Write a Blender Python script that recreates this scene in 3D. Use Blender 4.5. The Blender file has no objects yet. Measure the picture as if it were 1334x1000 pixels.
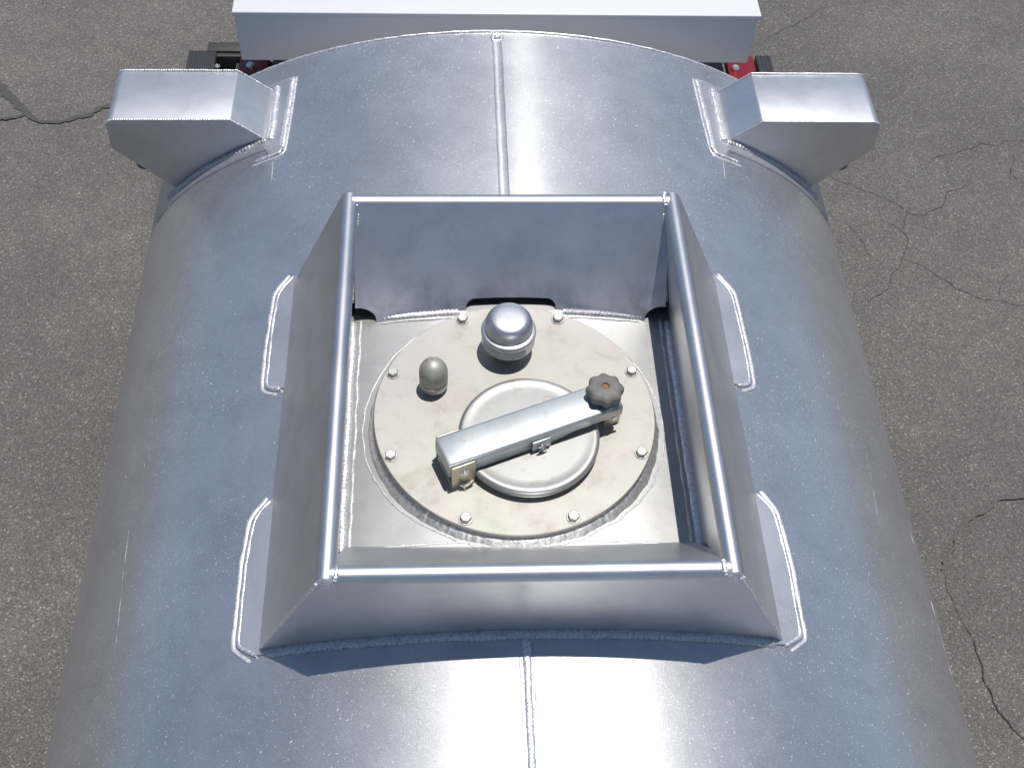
import bpy, bmesh, math, random
from mathutils import Vector, Matrix, noise
random.seed(7)
S = bpy.context.scene
C = S.collection
R = math.radians

# ------------------------------------------------------------------ camera, world, sun
cd = bpy.data.cameras.new('camera'); cam = bpy.data.objects.new('camera', cd); C.objects.link(cam)
r_ = Vector((0.99865802, -0.03745514, 0.03576681)); u_ = Vector((0.00796344, 0.79346251, 0.60856703)); f_ = Vector((0.05117358, 0.60746552, -0.79269597))
m = Matrix((r_, u_, -f_)).transposed().to_4x4(); m.translation = Vector((-0.12859757, -1.42097615, 1.94964066))
cam.matrix_world = m
cd.sensor_width = 36; cd.lens = 1581.18 / 1334 * 36; cd.clip_start = .05; cd.clip_end = 2000
S.camera = cam
SUN = Vector((.126, .140, 1)).normalized()
elev = math.asin(SUN.z); azim = math.atan2(SUN.x, SUN.y)
w = bpy.data.worlds.new('World'); S.world = w; w.use_nodes = True
nt = w.node_tree; bg = nt.nodes['Background']
sky = nt.nodes.new('ShaderNodeTexSky'); sky.sky_type = 'NISHITA'; sky.sun_disc = False
sky.sun_elevation = elev; sky.sun_rotation = azim; sky.altitude = 300; sky.air_density = .9; sky.dust_density = .3; sky.ozone_density = 1.6
nt.links.new(sky.outputs[0], bg.inputs[0]); bg.inputs[1].default_value = .098
sl = bpy.data.lights.new('sun', 'SUN'); sl.energy = 4.6; sl.angle = R(.53); sl.color = (1, .965, .91)
sun = bpy.data.objects.new('sun', sl); C.objects.link(sun)
sun.rotation_euler = SUN.to_track_quat('Z', 'Y').to_euler(); sun.location = (1, 1, 6)
vs = S.view_settings; vs.view_transform = 'Standard'; vs.look = 'None'; vs.gamma = 1; vs.exposure = 0.0; vs.use_curve_mapping = False

# ------------------------------------------------------------------ material helpers
def mat(name):
    m = bpy.data.materials.new(name); m.use_nodes = True
    return m, m.node_tree, m.node_tree.nodes['Principled BSDF']
def N(t, typ, **k):
    n = t.nodes.new(typ)
    for a, b in k.items():
        if a.startswith('i_'): n.inputs[a[2:].replace('_', ' ')].default_value = b
        else: setattr(n, a, b)
    return n
def coords(t, scale=(1, 1, 1), rot=(0, 0, 0)):
    g = N(t, 'ShaderNodeNewGeometry'); mp = N(t, 'ShaderNodeMapping')
    mp.inputs['Scale'].default_value = scale; mp.inputs['Rotation'].default_value = rot
    t.links.new(g.outputs['Position'], mp.inputs['Vector'])
    return mp.outputs[0]
def ramp(t, src, stops):
    n = N(t, 'ShaderNodeValToRGB'); cr = n.color_ramp
    while len(cr.elements) < len(stops): cr.elements.new(.5)
    for e, (p, c) in zip(cr.elements, stops):
        e.position = p; e.color = c if len(c) == 4 else (*c, 1)
    t.links.new(src, n.inputs[0]); return n.outputs[0]
def g3(v): return (v, v, v)
def noise_n(t, vec, sc, det=4, rough=.55, dist=0):
    n = N(t, 'ShaderNodeTexNoise'); n.inputs['Scale'].default_value = sc; n.inputs['Detail'].default_value = det
    n.inputs['Roughness'].default_value = rough; n.inputs['Distortion'].default_value = dist
    t.links.new(vec, n.inputs['Vector']); return n.outputs['Fac']
def vor(t, vec, sc, feat='F1', out='Distance'):
    n = N(t, 'ShaderNodeTexVoronoi'); n.feature = feat; n.inputs['Scale'].default_value = sc
    t.links.new(vec, n.inputs['Vector']); return n.outputs[out]
def math_n(t, op, a, b, c=None):
    n = N(t, 'ShaderNodeMath'); n.operation = op
    for i, v in enumerate((a, b, c)):
        if v is None: continue
        if isinstance(v, (int, float)): n.inputs[i].default_value = v
        else: t.links.new(v, n.inputs[i])
    return n.outputs[0]
def mix(t, fac, a, b, mode='MIX'):
    n = N(t, 'ShaderNodeMix'); n.data_type = 'RGBA'; n.blend_type = mode
    for s, v in ((n.inputs[0], fac), (n.inputs[6], a), (n.inputs[7], b)):
        if isinstance(v, (int, float)): s.default_value = v
        elif isinstance(v, tuple): s.default_value = (*v, 1) if len(v) == 3 else v
        else: t.links.new(v, s)
    return n.outputs[2]
def bump(t, bsdf, h, strength, dist=.001, prev=None):
    b = N(t, 'ShaderNodeBump'); b.inputs['Strength'].default_value = strength; b.inputs['Distance'].default_value = dist
    t.links.new(h, b.inputs['Height'])
    if prev is not None: t.links.new(prev, b.inputs['Normal'])
    t.links.new(b.outputs[0], bsdf.inputs['Normal']); return b.outputs[0]

def aluminium(name, base=(.60, .61, .63), rough=.32, aniso=.75, axis='Y', specks=1.0, grain=.5, metal=1.0, smudge=0.0, rot=0.0, spread=.05, wave=.15, second=False):
    m, t, b = mat(name)
    v = coords(t)
    b.inputs['Metallic'].default_value = metal
    cloud = noise_n(t, v, 5, 5, .6)
    col = mix(t, ramp(t, cloud, [(.3, g3(0)), (.75, g3(1))]), tuple(c * .93 for c in base), tuple(min(1, c * 1.06) for c in base))
    worn = noise_n(t, v, 11, 7, .72, .4)
    col = mix(t, 1.0, col, ramp(t, worn, [(.30, g3(.90)), (.5, g3(1.0)), (.72, g3(1.05))]), 'MULTIPLY')
    fine = noise_n(t, v, 620, 2, .6)
    col = mix(t, ramp(t, fine, [(.35, g3(.0)), (.7, g3(1))]), mix(t, 1.0, col, g3(1 - .16 * grain), 'MULTIPLY'), mix(t, 1.0, col, g3(1 + .13 * grain), 'MULTIPLY'))
    ro = math_n(t, 'MULTIPLY_ADD', cloud, spread * 2, rough - spread)
    ro = math_n(t, 'MULTIPLY_ADD', fine, .10 * grain, ro)
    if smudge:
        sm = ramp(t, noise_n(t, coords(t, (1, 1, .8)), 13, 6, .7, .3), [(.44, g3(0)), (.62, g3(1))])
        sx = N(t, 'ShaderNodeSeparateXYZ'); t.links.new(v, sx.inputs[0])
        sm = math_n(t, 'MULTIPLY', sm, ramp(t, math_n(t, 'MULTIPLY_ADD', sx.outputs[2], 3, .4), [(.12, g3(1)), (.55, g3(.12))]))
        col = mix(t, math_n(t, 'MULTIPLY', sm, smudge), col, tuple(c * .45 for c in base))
    if specks:
        # short bright nicks and dust spots left by handling
        dv = N(t, 'ShaderNodeVectorMath'); dv.operation = 'ADD'
        nn = N(t, 'ShaderNodeTexNoise'); nn.inputs['Scale'].default_value = 90; nn.inputs['Detail'].default_value = 2
        t.links.new(v, nn.inputs['Vector'])
        sc = N(t, 'ShaderNodeVectorMath'); sc.operation = 'SCALE'; sc.inputs['Scale'].default_value = .020
        t.links.new(nn.outputs['Color'], sc.inputs[0]); t.links.new(v, dv.inputs[0]); t.links.new(sc.outputs[0], dv.inputs[1])
        tot = None
        for s, th, keep, st in ((62, .085, .80, (1, 1.0, 1)), (150, .17, .78, (1, .7, 1)), (36, .045, .84, (.6, 1.2, 1)), (260, .27, .80, (1, 1, 1))):
            mp = N(t, 'ShaderNodeMapping'); mp.inputs['Scale'].default_value = st; t.links.new(dv.outputs[0], mp.inputs[0])
            vn = N(t, 'ShaderNodeTexVoronoi'); vn.inputs['Scale'].default_value = s; t.links.new(mp.outputs[0], vn.inputs['Vector'])
            sep = N(t, 'ShaderNodeSeparateColor'); t.links.new(vn.outputs['Color'], sep.inputs[0])
            a = math_n(t, 'LESS_THAN', vn.outputs['Distance'], th)
            k = math_n(t, 'GREATER_THAN', sep.outputs[0], keep)
            # spots gather in drifts
            a = math_n(t, 'MULTIPLY', math_n(t, 'MULTIPLY', a, k), sep.outputs[1])
            tot = a if tot is None else math_n(t, 'MAXIMUM', tot, a)
        drift = ramp(t, noise_n(t, v, 3.2, 5, .7), [(.38, g3(.30)), (.62, g3(1))])
        tot = math_n(t, 'MULTIPLY', math_n(t, 'MULTIPLY', tot, drift), .9 * specks)
        col = mix(t, tot, col, (.97, .97, .97))
        ro = math_n(t, 'MULTIPLY_ADD', tot, .4, ro)
        mt = math_n(t, 'MULTIPLY_ADD', tot, -.8 * metal, metal)
        t.links.new(mt, b.inputs['Metallic'])
    t.links.new(col, b.inputs['Base Color']); t.links.new(ro, b.inputs['Roughness'])
    b.inputs['Anisotropic'].default_value = aniso; b.inputs['Anisotropic Rotation'].default_value = rot
    if aniso:
        tg = N(t, 'ShaderNodeTangent'); tg.direction_type = 'RADIAL'; tg.axis = axis
        t.links.new(tg.outputs[0], b.inputs['Tangent'])
    wav = noise_n(t, v, 3.0, 3, .5)
    p = bump(t, b, wav, wave, .004)
    nb = bump(t, b, fine, .10 * grain, .0006, p)
    if second:
        # the rolled grain: very smooth across, rough along the tank
        b2 = N(t, 'ShaderNodeBsdfPrincipled'); t.links.new(col, b2.inputs['Base Color']); b2.inputs['Metallic'].default_value = 1
        b2.inputs['Roughness'].default_value = .24; b2.inputs['Anisotropic'].default_value = .97; b2.inputs['Anisotropic Rotation'].default_value = rot
        t.links.new(tg.outputs[0], b2.inputs['Tangent']); t.links.new(p, b2.inputs['Normal'])
        mx = N(t, 'ShaderNodeMixShader'); mx.inputs[0].default_value = .15
        t.links.new(b.outputs[0], mx.inputs[1]); t.links.new(b2.outputs[0], mx.inputs[2])
        t.links.new(mx.outputs[0], t.nodes['Material Output'].inputs[0])
    return m

M = {}
M['tank'] = aluminium('brushed_tank_sheet', base=(.61, .61, .615), rough=.30, aniso=.35, axis='Y', metal=.82, specks=.8, grain=1.0, rot=.25, spread=.03, wave=.12, second=True)
M['sheet'] = aluminium('folded_aluminium_sheet', base=(.64, .645, .655), rough=.40, aniso=0, axis='Z', specks=.16, grain=.35, smudge=0)
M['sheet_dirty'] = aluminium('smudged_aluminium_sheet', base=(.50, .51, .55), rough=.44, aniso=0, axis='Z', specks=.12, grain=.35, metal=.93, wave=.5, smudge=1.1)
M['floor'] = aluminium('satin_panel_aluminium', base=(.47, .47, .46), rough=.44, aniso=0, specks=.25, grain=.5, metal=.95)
M['box'] = aluminium('bracket_aluminium', base=(.60, .61, .63), rough=.43, aniso=.0, specks=.2, grain=.4, metal=.92)
M['pad'] = aluminium('doubler_aluminium', base=(.60, .605, .61), rough=.40, aniso=0, specks=.3, grain=.5, metal=.85)
M['box_sun_glare'] = aluminium('sun_glare_bracket_aluminium', base=(.72, .72, .725), rough=.40, aniso=.0, specks=.1, grain=.3, metal=.96)  # lighter copy of the bracket metal, with the sun glare painted in
def weld(name, base, rough=.38, metal=.75):
    m, t, b = mat(name); v = coords(t)
    n = noise_n(t, v, 190, 3, .6)
    t.links.new(mix(t, ramp(t, n, [(.32, g3(0)), (.6, g3(1))]), tuple(c * .62 for c in base), base), b.inputs['Base Color'])
    b.inputs['Metallic'].default_value = metal
    t.links.new(math_n(t, 'MULTIPLY_ADD', n, .2, rough - .08), b.inputs['Roughness'])
    bump(t, b, n, .5, .0012); return m
M['weld'] = weld('bright_weld_metal', (.86, .86, .87))
M['weld_halo'] = weld('etched_weld_edge', (.64, .64, .645), .5, .6)
M['weld_dull'] = weld('dull_weld_metal', (.60, .595, .59), .5, .8)

def zinc():
    m, t, b = mat('passivated_zinc_plate'); v = coords(t)
    big = noise_n(t, v, 4.2, 3, .5)
    col = ramp(t, big, [(.30, (.355, .375, .32)), (.43, (.39, .385, .35)), (.56, (.395, .372, .35)), (.72, (.38, .37, .365))])
    st = noise_n(t, coords(t, (1, 1, 1)), 16, 7, .7, .5)
    col = mix(t, ramp(t, st, [(.54, g3(0)), (.72, g3(.6))]), col, (.30, .265, .21))
    sp = noise_n(t, v, 110, 3, .7)
    col = mix(t, ramp(t, sp, [(.68, g3(0)), (.76, g3(.5))]), col, (.26, .22, .18))
    scr = noise_n(t, coords(t, (3, 60, 1), (0, 0, .9)), 8, 3, .6)
    col = mix(t, ramp(t, scr, [(.66, g3(0)), (.73, g3(.35))]), col, (.60, .60, .57))
    t.links.new(col, b.inputs['Base Color']); b.inputs['Metallic'].default_value = .78
    t.links.new(math_n(t, 'MULTIPLY_ADD', st, .25, .46), b.inputs['Roughness'])
    bump(t, b, noise_n(t, v, 300, 2), .12, .0006); return m
M['zinc'] = zinc()
def steel(name, base, rough, metal=.9, dirt=(.25, .2, .16), amt=.4, sc=30, spread=.12):
    m, t, b = mat(name); v = coords(t)
    n = noise_n(t, v, sc, 6, .7, .3)
    col = mix(t, ramp(t, n, [(.56, g3(0)), (.72, g3(amt))]), base, dirt)
    l = noise_n(t, v, sc * .3, 3, .5)
    col = mix(t, 1.0, col, ramp(t, l, [(.3, g3(.86)), (.7, g3(1.0))]), 'MULTIPLY')
    t.links.new(col, b.inputs['Base Color']); b.inputs['Metallic'].default_value = metal
    t.links.new(math_n(t, 'MULTIPLY_ADD', n, spread, rough), b.inputs['Roughness'])
    bump(t, b, noise_n(t, v, 420, 2), .12, .0006); return m
M['steel'] = steel('galvanised_steel', (.50, .53, .535), .38, .8)
M['lid'] = steel('galvanised_lid', (.40, .405, .39), .40, .8, amt=.6)
M['bolt'] = steel('zinc_bolt', (.48, .48, .46), .42, amt=.6, sc=80)
M['brass'] = steel('yellow_zinc_bracket', (.62, .56, .44), .38, amt=.6, sc=60)
M['vent'] = steel('spun_aluminium_vent', (.54, .55, .575), .40, 1, amt=.15)
M['cap'] = steel('weathered_cast_cap', (.40, .395, .34), .5, .55, (.13, .125, .10), .9, 60)
M['silver'] = steel('bright_fitting', (.8, .8, .8), .25)
def plain(name, base, rough, metal=0, sc=40, var=.8, bs=.1):
    m, t, b = mat(name); v = coords(t); n = noise_n(t, v, sc, 4)
    t.links.new(mix(t, n, tuple(c * var for c in base), base), b.inputs['Base Color'])
    b.inputs['Roughness'].default_value = rough; b.inputs['Metallic'].default_value = metal
    bump(t, b, noise_n(t, v, sc * 8, 2), bs, .001); return m
M['rubber'] = plain('black_gasket', (.02, .02, .02), .7)
M['knob'] = plain('weathered_grey_plastic', (.19, .178, .168), .6, 0, 90, .6, .5)
M['rust'] = plain('rusty_screw', (.36, .17, .06), .7, .2, 200, .4, .5)
M['white'] = plain('white_powder_coat', (.60, .61, .62), .38, 0, 4, .97, .02)
M['red'] = plain('red_paint', (.19, .008, .012), .35, 0, 20, .8, .05)
M['blackp'] = plain('black_plastic', (.035, .034, .04), .55, 0, 60, .8, .2)
M['darksteel'] = plain('dark_frame_steel', (.07, .068, .066), .6, .3, 40, .6, .2)
M['grey'] = plain('grey_frame_paint', (.10, .095, .09), .5, 0, 30, .8, .1)
def sticker():
    m, t, b = mat('printed_label'); g = N(t, 'ShaderNodeTexCoord')
    mp = N(t, 'ShaderNodeMapping'); mp.inputs['Scale'].default_value = (1, 1, 1); t.links.new(g.outputs['UV'], mp.inputs[0])
    br = N(t, 'ShaderNodeTexBrick'); br.inputs['Scale'].default_value = 1; br.inputs['Brick Width'].default_value = .07; br.inputs['Row Height'].default_value = .25
    br.inputs['Mortar Size'].default_value = .012; br.inputs['Color1'].default_value = (.05, .05, .05, 1); br.inputs['Color2'].default_value = (.5, .5, .5, 1); br.inputs['Mortar'].default_value = (.55, .56, .56, 1)
    t.links.new(mp.outputs[0], br.inputs[0])
    n = noise_n(t, g.outputs['UV'], 28, 3)
    t.links.new(mix(t, ramp(t, n, [(.45, g3(1)), (.55, g3(.1))]), br.outputs[0], (.52, .53, .53)), b.inputs['Base Color']); b.inputs['Roughness'].default_value = .5
    return m
M['sticker'] = sticker()

def asphalt():
    m, t, b = mat('weathered_asphalt'); v = coords(t)
    big = noise_n(t, v, .9, 4, .6); mid = noise_n(t, v, 4.5, 7, .72)
    base = ramp(t, big, [(.3, (.112, .109, .104)), (.5, (.130, .125, .119)), (.7, (.156, .150, .140))])
    base = mix(t, ramp(t, mid, [(.35, g3(0)), (.7, g3(1))]), mix(t, 1.0, base, (.82, .81, .82), 'MULTIPLY'), base)
    def cells(sc, k):
        n = N(t, 'ShaderNodeTexVoronoi'); n.inputs['Scale'].default_value = sc; t.links.new(v, n.inputs['Vector'])
        s = N(t, 'ShaderNodeSeparateColor'); t.links.new(n.outputs['Color'], s.inputs[0]); return n.outputs['Distance'], s.outputs
    d1, c1 = cells(165, 1); d2, c2 = cells(330, 1)
    tint = ramp(t, c1[0], [(.0, (.72, .71, .71)), (.45, (.95, .95, .95)), (.80, (1.12, 1.11, 1.09)), (.95, (1.35, 1.32, 1.27)), (1, (2.3, 2.25, 2.15))])
    col = mix(t, 1.0, base, tint, 'MULTIPLY')
    t2 = ramp(t, c2[0], [(0, g3(.72)), (.6, g3(1.02)), (1, g3(1.35))])
    col = mix(t, 1.0, col, t2, 'MULTIPLY')
    warm = ramp(t, c1[1], [(.80, (1, 1, 1)), (.95, (1.12, .99, .93))])
    col = mix(t, 1.0, col, warm, 'MULTIPLY')
    gap = ramp(t, d1, [(.45, g3(1)), (.8, g3(.68))])
    col = mix(t, 1.0, col, gap, 'MULTIPLY')
    t.links.new(col, b.inputs['Base Color']); b.inputs['Roughness'].default_value = .85
    p = bump(t, b, math_n(t, 'SUBTRACT', 1.0, d1), .7, .004)
    bump(t, b, noise_n(t, v, 260, 3), .4, .002, p); return m
M['asphalt'] = asphalt()
M['tar'] = plain('tar_crack_filler', (.072, .069, .066), .75, 0, 60, .6, .6)
M['soft_tar'] = plain('faded_crack_filler', (.095, .090, .084), .8, 0, 60, .75, .6)
M['crack'] = plain('open_crack', (.050, .047, .044), .9, 0, 60, .6, .6)
def soft_white(name, base):
    m, t, b = mat(name); v = coords(t); b.inputs['Base Color'].default_value = (*base, 1); return m

# ------------------------------------------------------------------ mesh helpers
def tag(o, label=None, cat=None, group=None, kind=None):
    if label: o['label'] = label
    if cat: o['category'] = cat
    if group: o['group'] = group
    if kind: o['kind'] = kind
    return o
def obj(name, bm, m, parent=None, smooth=None):
    me = bpy.data.meshes.new(name)
    bm.normal_update()
    if smooth is not None:
        for f in bm.faces: f.smooth = True
        for e in bm.edges:
            if len(e.link_faces) == 2 and e.calc_face_angle(0) > R(smooth): e.smooth = False
    bm.to_mesh(me); bm.free()
    if name in SPLIT:
        parts = islands(me)
        if len(parts) > 1:
            out = [link(name, p, m, parent) for p in parts]
            bpy.data.meshes.remove(me); return out[0]
    return link(name, me, m, parent)
def islands(me):
    b = bmesh.new(); b.from_mesh(me); b.verts.ensure_lookup_table(); lab = [-1] * len(b.verts); k = 0
    for v in b.verts:
        if lab[v.index] >= 0: continue
        st = [v]; lab[v.index] = k
        while st:
            a = st.pop()
            for e in a.link_edges:
                o = e.other_vert(a)
                if lab[o.index] < 0: lab[o.index] = k; st.append(o)
        k += 1
    b.free(); out = []
    for q in range(k):
        c = bmesh.new(); c.from_mesh(me)
        bmesh.ops.delete(c, geom=[v for v in c.verts if lab[v.index] != q], context='VERTS')
        m2 = bpy.data.meshes.new(me.name); c.to_mesh(m2); c.free(); out.append(m2)
    return out
SPLIT = {'weld_bead', 'weld_edge', 'corner_weld', 'rim_end', 'centre_lug', 'edge_weld', 'seam_edge', 'seam_end_weld', 'pad_weld', 'scratch_and_reflection'}
def link(name, me, m, parent):
    o = bpy.data.objects.new(name, me); C.objects.link(o); me.materials.append(M[m] if isinstance(m, str) else m)
    if parent:
        o.parent = parent
        o.matrix_parent_inverse = wm(parent).inverted()
    return o
def wm(o):
    m = o.matrix_basis.copy()
    return (wm(o.parent) @ o.matrix_parent_inverse @ m) if o.parent else m
def solidify(o, th, off=-1):
    s = o.modifiers.new('thickness', 'SOLIDIFY'); s.thickness = th; s.offset = off; s.use_even_offset = False
    return o
def wn(o):
    e = o.modifiers.new('crisp', 'EDGE_SPLIT'); e.split_angle = R(33)
    s = o.modifiers.new('flatten', 'WEIGHTED_NORMAL'); s.keep_sharp = True; s.weight = 100
    return o
def bevel(o, w_, seg=2, ang=30):
    s = o.modifiers.new('edge', 'BEVEL'); s.width = w_; s.segments = seg; s.limit_method = 'ANGLE'; s.angle_limit = R(ang)
    for p in o.data.polygons: p.use_smooth = True
    return o
def grid(bm, rows, flip=False, close=False):
    vv = [[bm.verts.new(p) for p in r] for r in rows]
    for i in range(len(vv) - 1):
        n = len(vv[i])
        for j in range(n if close else n - 1):
            a, b_, c, d = vv[i][j], vv[i][(j + 1) % n], vv[i + 1][(j + 1) % n], vv[i + 1][j]
            try: bm.faces.new((d, c, b_, a) if flip else (a, b_, c, d))
            except ValueError: pass
    return vv
def box(bm, x0, x1, y0, y1, z0, z1, mtx=None):
    v = [bm.verts.new(Vector(p)) for p in ((x0, y0, z0), (x1, y0, z0), (x1, y1, z0), (x0, y1, z0), (x0, y0, z1), (x1, y0, z1), (x1, y1, z1), (x0, y1, z1))]
    for f in ((3, 2, 1, 0), (4, 5, 6, 7), (0, 1, 5, 4), (1, 2, 6, 5), (2, 3, 7, 6), (3, 0, 4, 7)): bm.faces.new([v[i] for i in f])
    if mtx:
        for a in v: a.co = mtx @ a.co
def prism(bm, poly, a0, a1, to3):
    lo = [bm.verts.new(to3(p, a0)) for p in poly]; hi = [bm.verts.new(to3(p, a1)) for p in poly]
    n = len(poly)
    bm.faces.new(lo[::-1]); bm.faces.new(hi)
    for i in range(n): bm.faces.new((lo[i], lo[(i + 1) % n], hi[(i + 1) % n], hi[i]))
    bmesh.ops.recalc_face_normals(bm, faces=bm.faces)
def lathe(bm, prof, cx=0, cy=0, cz=0, n=64, cap=True):
    rows = []
    for r, z in prof:
        rows.append([Vector((cx + r * math.cos(2 * math.pi * k / n), cy + r * math.sin(2 * math.pi * k / n), cz + z)) for k in range(n)])
    vv = grid(bm, rows, close=True)
    if cap:
        bm.faces.new(vv[0][::-1]); bm.faces.new(vv[-1])
    bmesh.ops.recalc_face_normals(bm, faces=bm.faces)
def resample(pts, step, closed=False):
    pts = [Vector(p) for p in pts]
    if closed: pts = pts + [pts[0]]
    out = []; acc = 0
    L = sum((b - a).length for a, b in zip(pts, pts[1:])); n = max(2, int(L / step)); st = L / n
    i = 0; d0 = 0
    for k in range(n + 1):
        t = k * st
        while i < len(pts) - 2 and t > d0 + (pts[i + 1] - pts[i]).length: d0 += (pts[i + 1] - pts[i]).length; i += 1
        s = (pts[i + 1] - pts[i]).length
        out.append(pts[i].lerp(pts[i + 1], min(1, (t - d0) / s if s else 0)))
    return out[:-1] if closed else out
def bead(bm, pts, r, closed=False, ripple=.22, period=.006, wob=.25, flat=.75, step=.0015, nsec=8, up=Vector((0, 0, 1))):
    """weld bead: a tube along pts with overlapping ripples"""
    P = resample(pts, step, closed); n = len(P); rows = []
    seed = random.random() * 50
    for i, p in enumerate(P):
        a = P[(i - 1) % n] if closed or i > 0 else P[0]; b_ = P[(i + 1) % n] if closed or i < n - 1 else P[-1]
        t = (b_ - a).normalized() if (b_ - a).length > 1e-9 else Vector((1, 0, 0))
        s = t.cross(up).normalized() if abs(t.dot(up)) < .98 else t.cross(Vector((1, 0, 0))).normalized()
        q = s.cross(t)
        ph = (i * step % period) / period
        rr = r * (1 - ripple * ph) * (1 + wob * noise.noise(Vector((i * step * 38, seed, 0))))
        side = r * wob * 1.0 * noise.noise(Vector((i * step * 24, 7, seed)))
        if not closed and (i < 3 or i > n - 4): rr *= .75
        # ripple crest leans along the bead
        rows.append([p + s * (rr * math.cos(2 * math.pi * k / nsec) + side) + q * (rr * flat * math.sin(2 * math.pi * k / nsec)) for k in range(nsec)])
    if closed: rows.append(rows[0])
    vv = grid(bm, rows, close=True, flip=True)
    if not closed:
        bm.faces.new(vv[0]); bm.faces.new(vv[-1][::-1])
def chaikin(pts, n=2):
    pts = [Vector(p) for p in pts]
    for _ in range(n):
        q = [pts[0]]
        for a, b_ in zip(pts, pts[1:]):
            L = (b_ - a).length; c = min(.25, .012 / max(L, 1e-6)); q += [a.lerp(b_, c), a.lerp(b_, 1 - c)]
        q.append(pts[-1]); pts = q
    return pts
def arc(cx, cy, r, a0, a1, n): return [(cx + r * math.cos(R(a0 + (a1 - a0) * k / n)), cy + r * math.sin(R(a0 + (a1 - a0) * k / n))) for k in range(n + 1)]

# ------------------------------------------------------------------ ground
G = -1.9
bm = bmesh.new()
for x0, x1, y0, y1 in ((-300, 300, -300, 300),):
    vv = [bm.verts.new(p) for p in ((x0, y0, G), (x1, y0, G), (x1, y1, G), (x0, y1, G))]; bm.faces.new(vv)
tag(obj('pavement', bm, 'asphalt'), kind='structure')
M['blocker'] = plain('horizon_blocker_dark', (.09, .095, .09), .9, 0, .05, .6, 0)
bm = bmesh.new(); rows = []  # unseen hill-shaped ring added to darken the horizon in the tank's reflections
for r, h in ((120, 0), (135, .75), (165, 1), (230, .6), (290, 0)):
    rows.append([(r * math.cos(2 * math.pi * k / 96), r * math.sin(2 * math.pi * k / 96), G - .2 + h * (17 + 6 * noise.noise(Vector((math.cos(2 * math.pi * k / 96) * 2.5, math.sin(2 * math.pi * k / 96) * 2.5, r * .01))))) for k in range(96)])
grid(bm, rows, close=True); bmesh.ops.recalc_face_normals(bm, faces=bm.faces)
tag(obj('horizon_blocker', bm, 'blocker', None, 60), kind='structure')

def crack(bm, pts, w0, z, jag=.6, amp=.012):
    P = resample([(x, y, z) for x, y in pts], .012); n = len(P); sd = random.random() * 99; L = []; Rr = []
    for i, p in enumerate(P):
        a = P[max(0, i - 1)]; b_ = P[min(n - 1, i + 1)]; t = (b_ - a).normalized(); s = Vector((-t.y, t.x, 0))
        off = amp * noise.noise(Vector((i * .14, sd, 0))) * 1.6 + amp * .5 * noise.noise(Vector((i * .6, sd, 5)))
        ww = w0 * (.55 + jag * noise.noise(Vector((i * .5, 3, sd)))) * (.25 + .75 * math.sin(math.pi * (i + .5) / n) ** .4)
        ww = max(ww, w0 * .12)
        L.append(bm.verts.new(p + s * (off + ww / 2))); Rr.append(bm.verts.new(p + s * (off - ww / 2)))
    for i in range(n - 1): bm.faces.new((L[i], Rr[i], Rr[i + 1], L[i + 1]))
bm = bmesh.new()
crack(bm, [(-2.7, 3.75), (-2.412, 3.459), (-2.278, 3.35), (-2.185, 3.248), (-2.113, 3.16), (-2.06, 3.108)], .085, G + .004, .45)
crack(bm, [(-2.10, 3.13), (-2.056, 3.100), (-1.958, 3.09), (-1.842, 3.139), (-1.763, 3.201), (-1.678, 3.229), (-1.5, 3.26)], .044, G + .006, .5)
crack(bm, [(-2.5, 3.05), (-2.329, 3.093), (-2.229, 3.121), (-2.12, 3.142)], .03, G + .008, .6)
tag(obj('crack_sealant', bm, 'tar'), kind='structure')
bm = bmesh.new()
for k, (pl, w0) in enumerate([
    ([(1.60, 2.75), (1.758, 2.656), (1.87, 2.59), (1.957, 2.505), (2.039, 2.475), (2.127, 2.539), (2.183, 2.615), (2.314, 2.697)], .006),
    ([(2.096, 2.776), (2.171, 2.855), (2.234, 2.882), (2.375, 2.921), (2.442, 2.959), (2.515, 2.948), (2.562, 2.981), (2.8, 2.99)], .0055),
    ([(1.85, 2.43), (1.904, 2.383), (1.921, 2.325), (1.882, 2.217), (1.843, 2.171), (1.776, 2.058), (1.697, 1.978), (1.646, 1.926)], .0055),
    ([(1.859, 2.208), (1.944, 2.161), (1.998, 2.102), (2.064, 2.029), (2.138, 1.989), (2.23, 1.958), (2.267, 1.944), (2.5, 1.90)], .006),
    ([(1.66, 2.44), (1.689, 2.383), (1.723, 2.25), (1.775, 2.171)], .004),
    ([(2.574, 2.9), (2.523, 2.745), (2.563, 2.682), (2.66, 2.6)], .005),
    ([(1.675, .45), (1.692, .367), (1.693, .253), (1.706, .129), (1.73, .075), (1.776, .013), (1.9, -.1)], .009),
    ([(1.659, .685), (1.65, .58), (1.675, .43)], .004),
    ([(1.46, 3.707), (1.553, 3.784), (1.716, 3.903), (1.9, 4.05)], .005),
    ([(1.957, 2.505), (1.93, 2.42), (1.90, 2.36)], .004),
    ([(2.23, 1.958), (2.26, 2.04), (2.33, 2.12)], .004)]):
    crack(bm, pl, w0 * .8, G + .004 + k * .0003, .5)
tag(obj('pavement_crack', bm, 'crack'), kind='structure')
bm = bmesh.new()
crack(bm, [(2.2, .99), (2.045, .959), (1.94, .947), (1.807, .871), (1.719, .78), (1.65, .66)], .022, G + .0085, .6)
tag(obj('filled_crack', bm, 'soft_tar'), kind='structure')

# ------------------------------------------------------------------ tank
TA, TB, AZ, XT, YB, YF = .9875, .567, -.0736, .0055, 1.328, -2.6
TC = AZ - TB
def zs(x, off=0):
    u = (x - XT) / TA
    return TC + (TB + off) * math.sqrt(max(0, 1 - u * u))
def tn(x):
    n = Vector(((x - XT) / TA ** 2, 0, max(1e-4, zs(x) - TC) / TB ** 2)); return n.normalized()
FO = .052
def on(x, y, off=0.0):
    return Vector((x, y, zs(x))) + tn(x) * off

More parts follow.
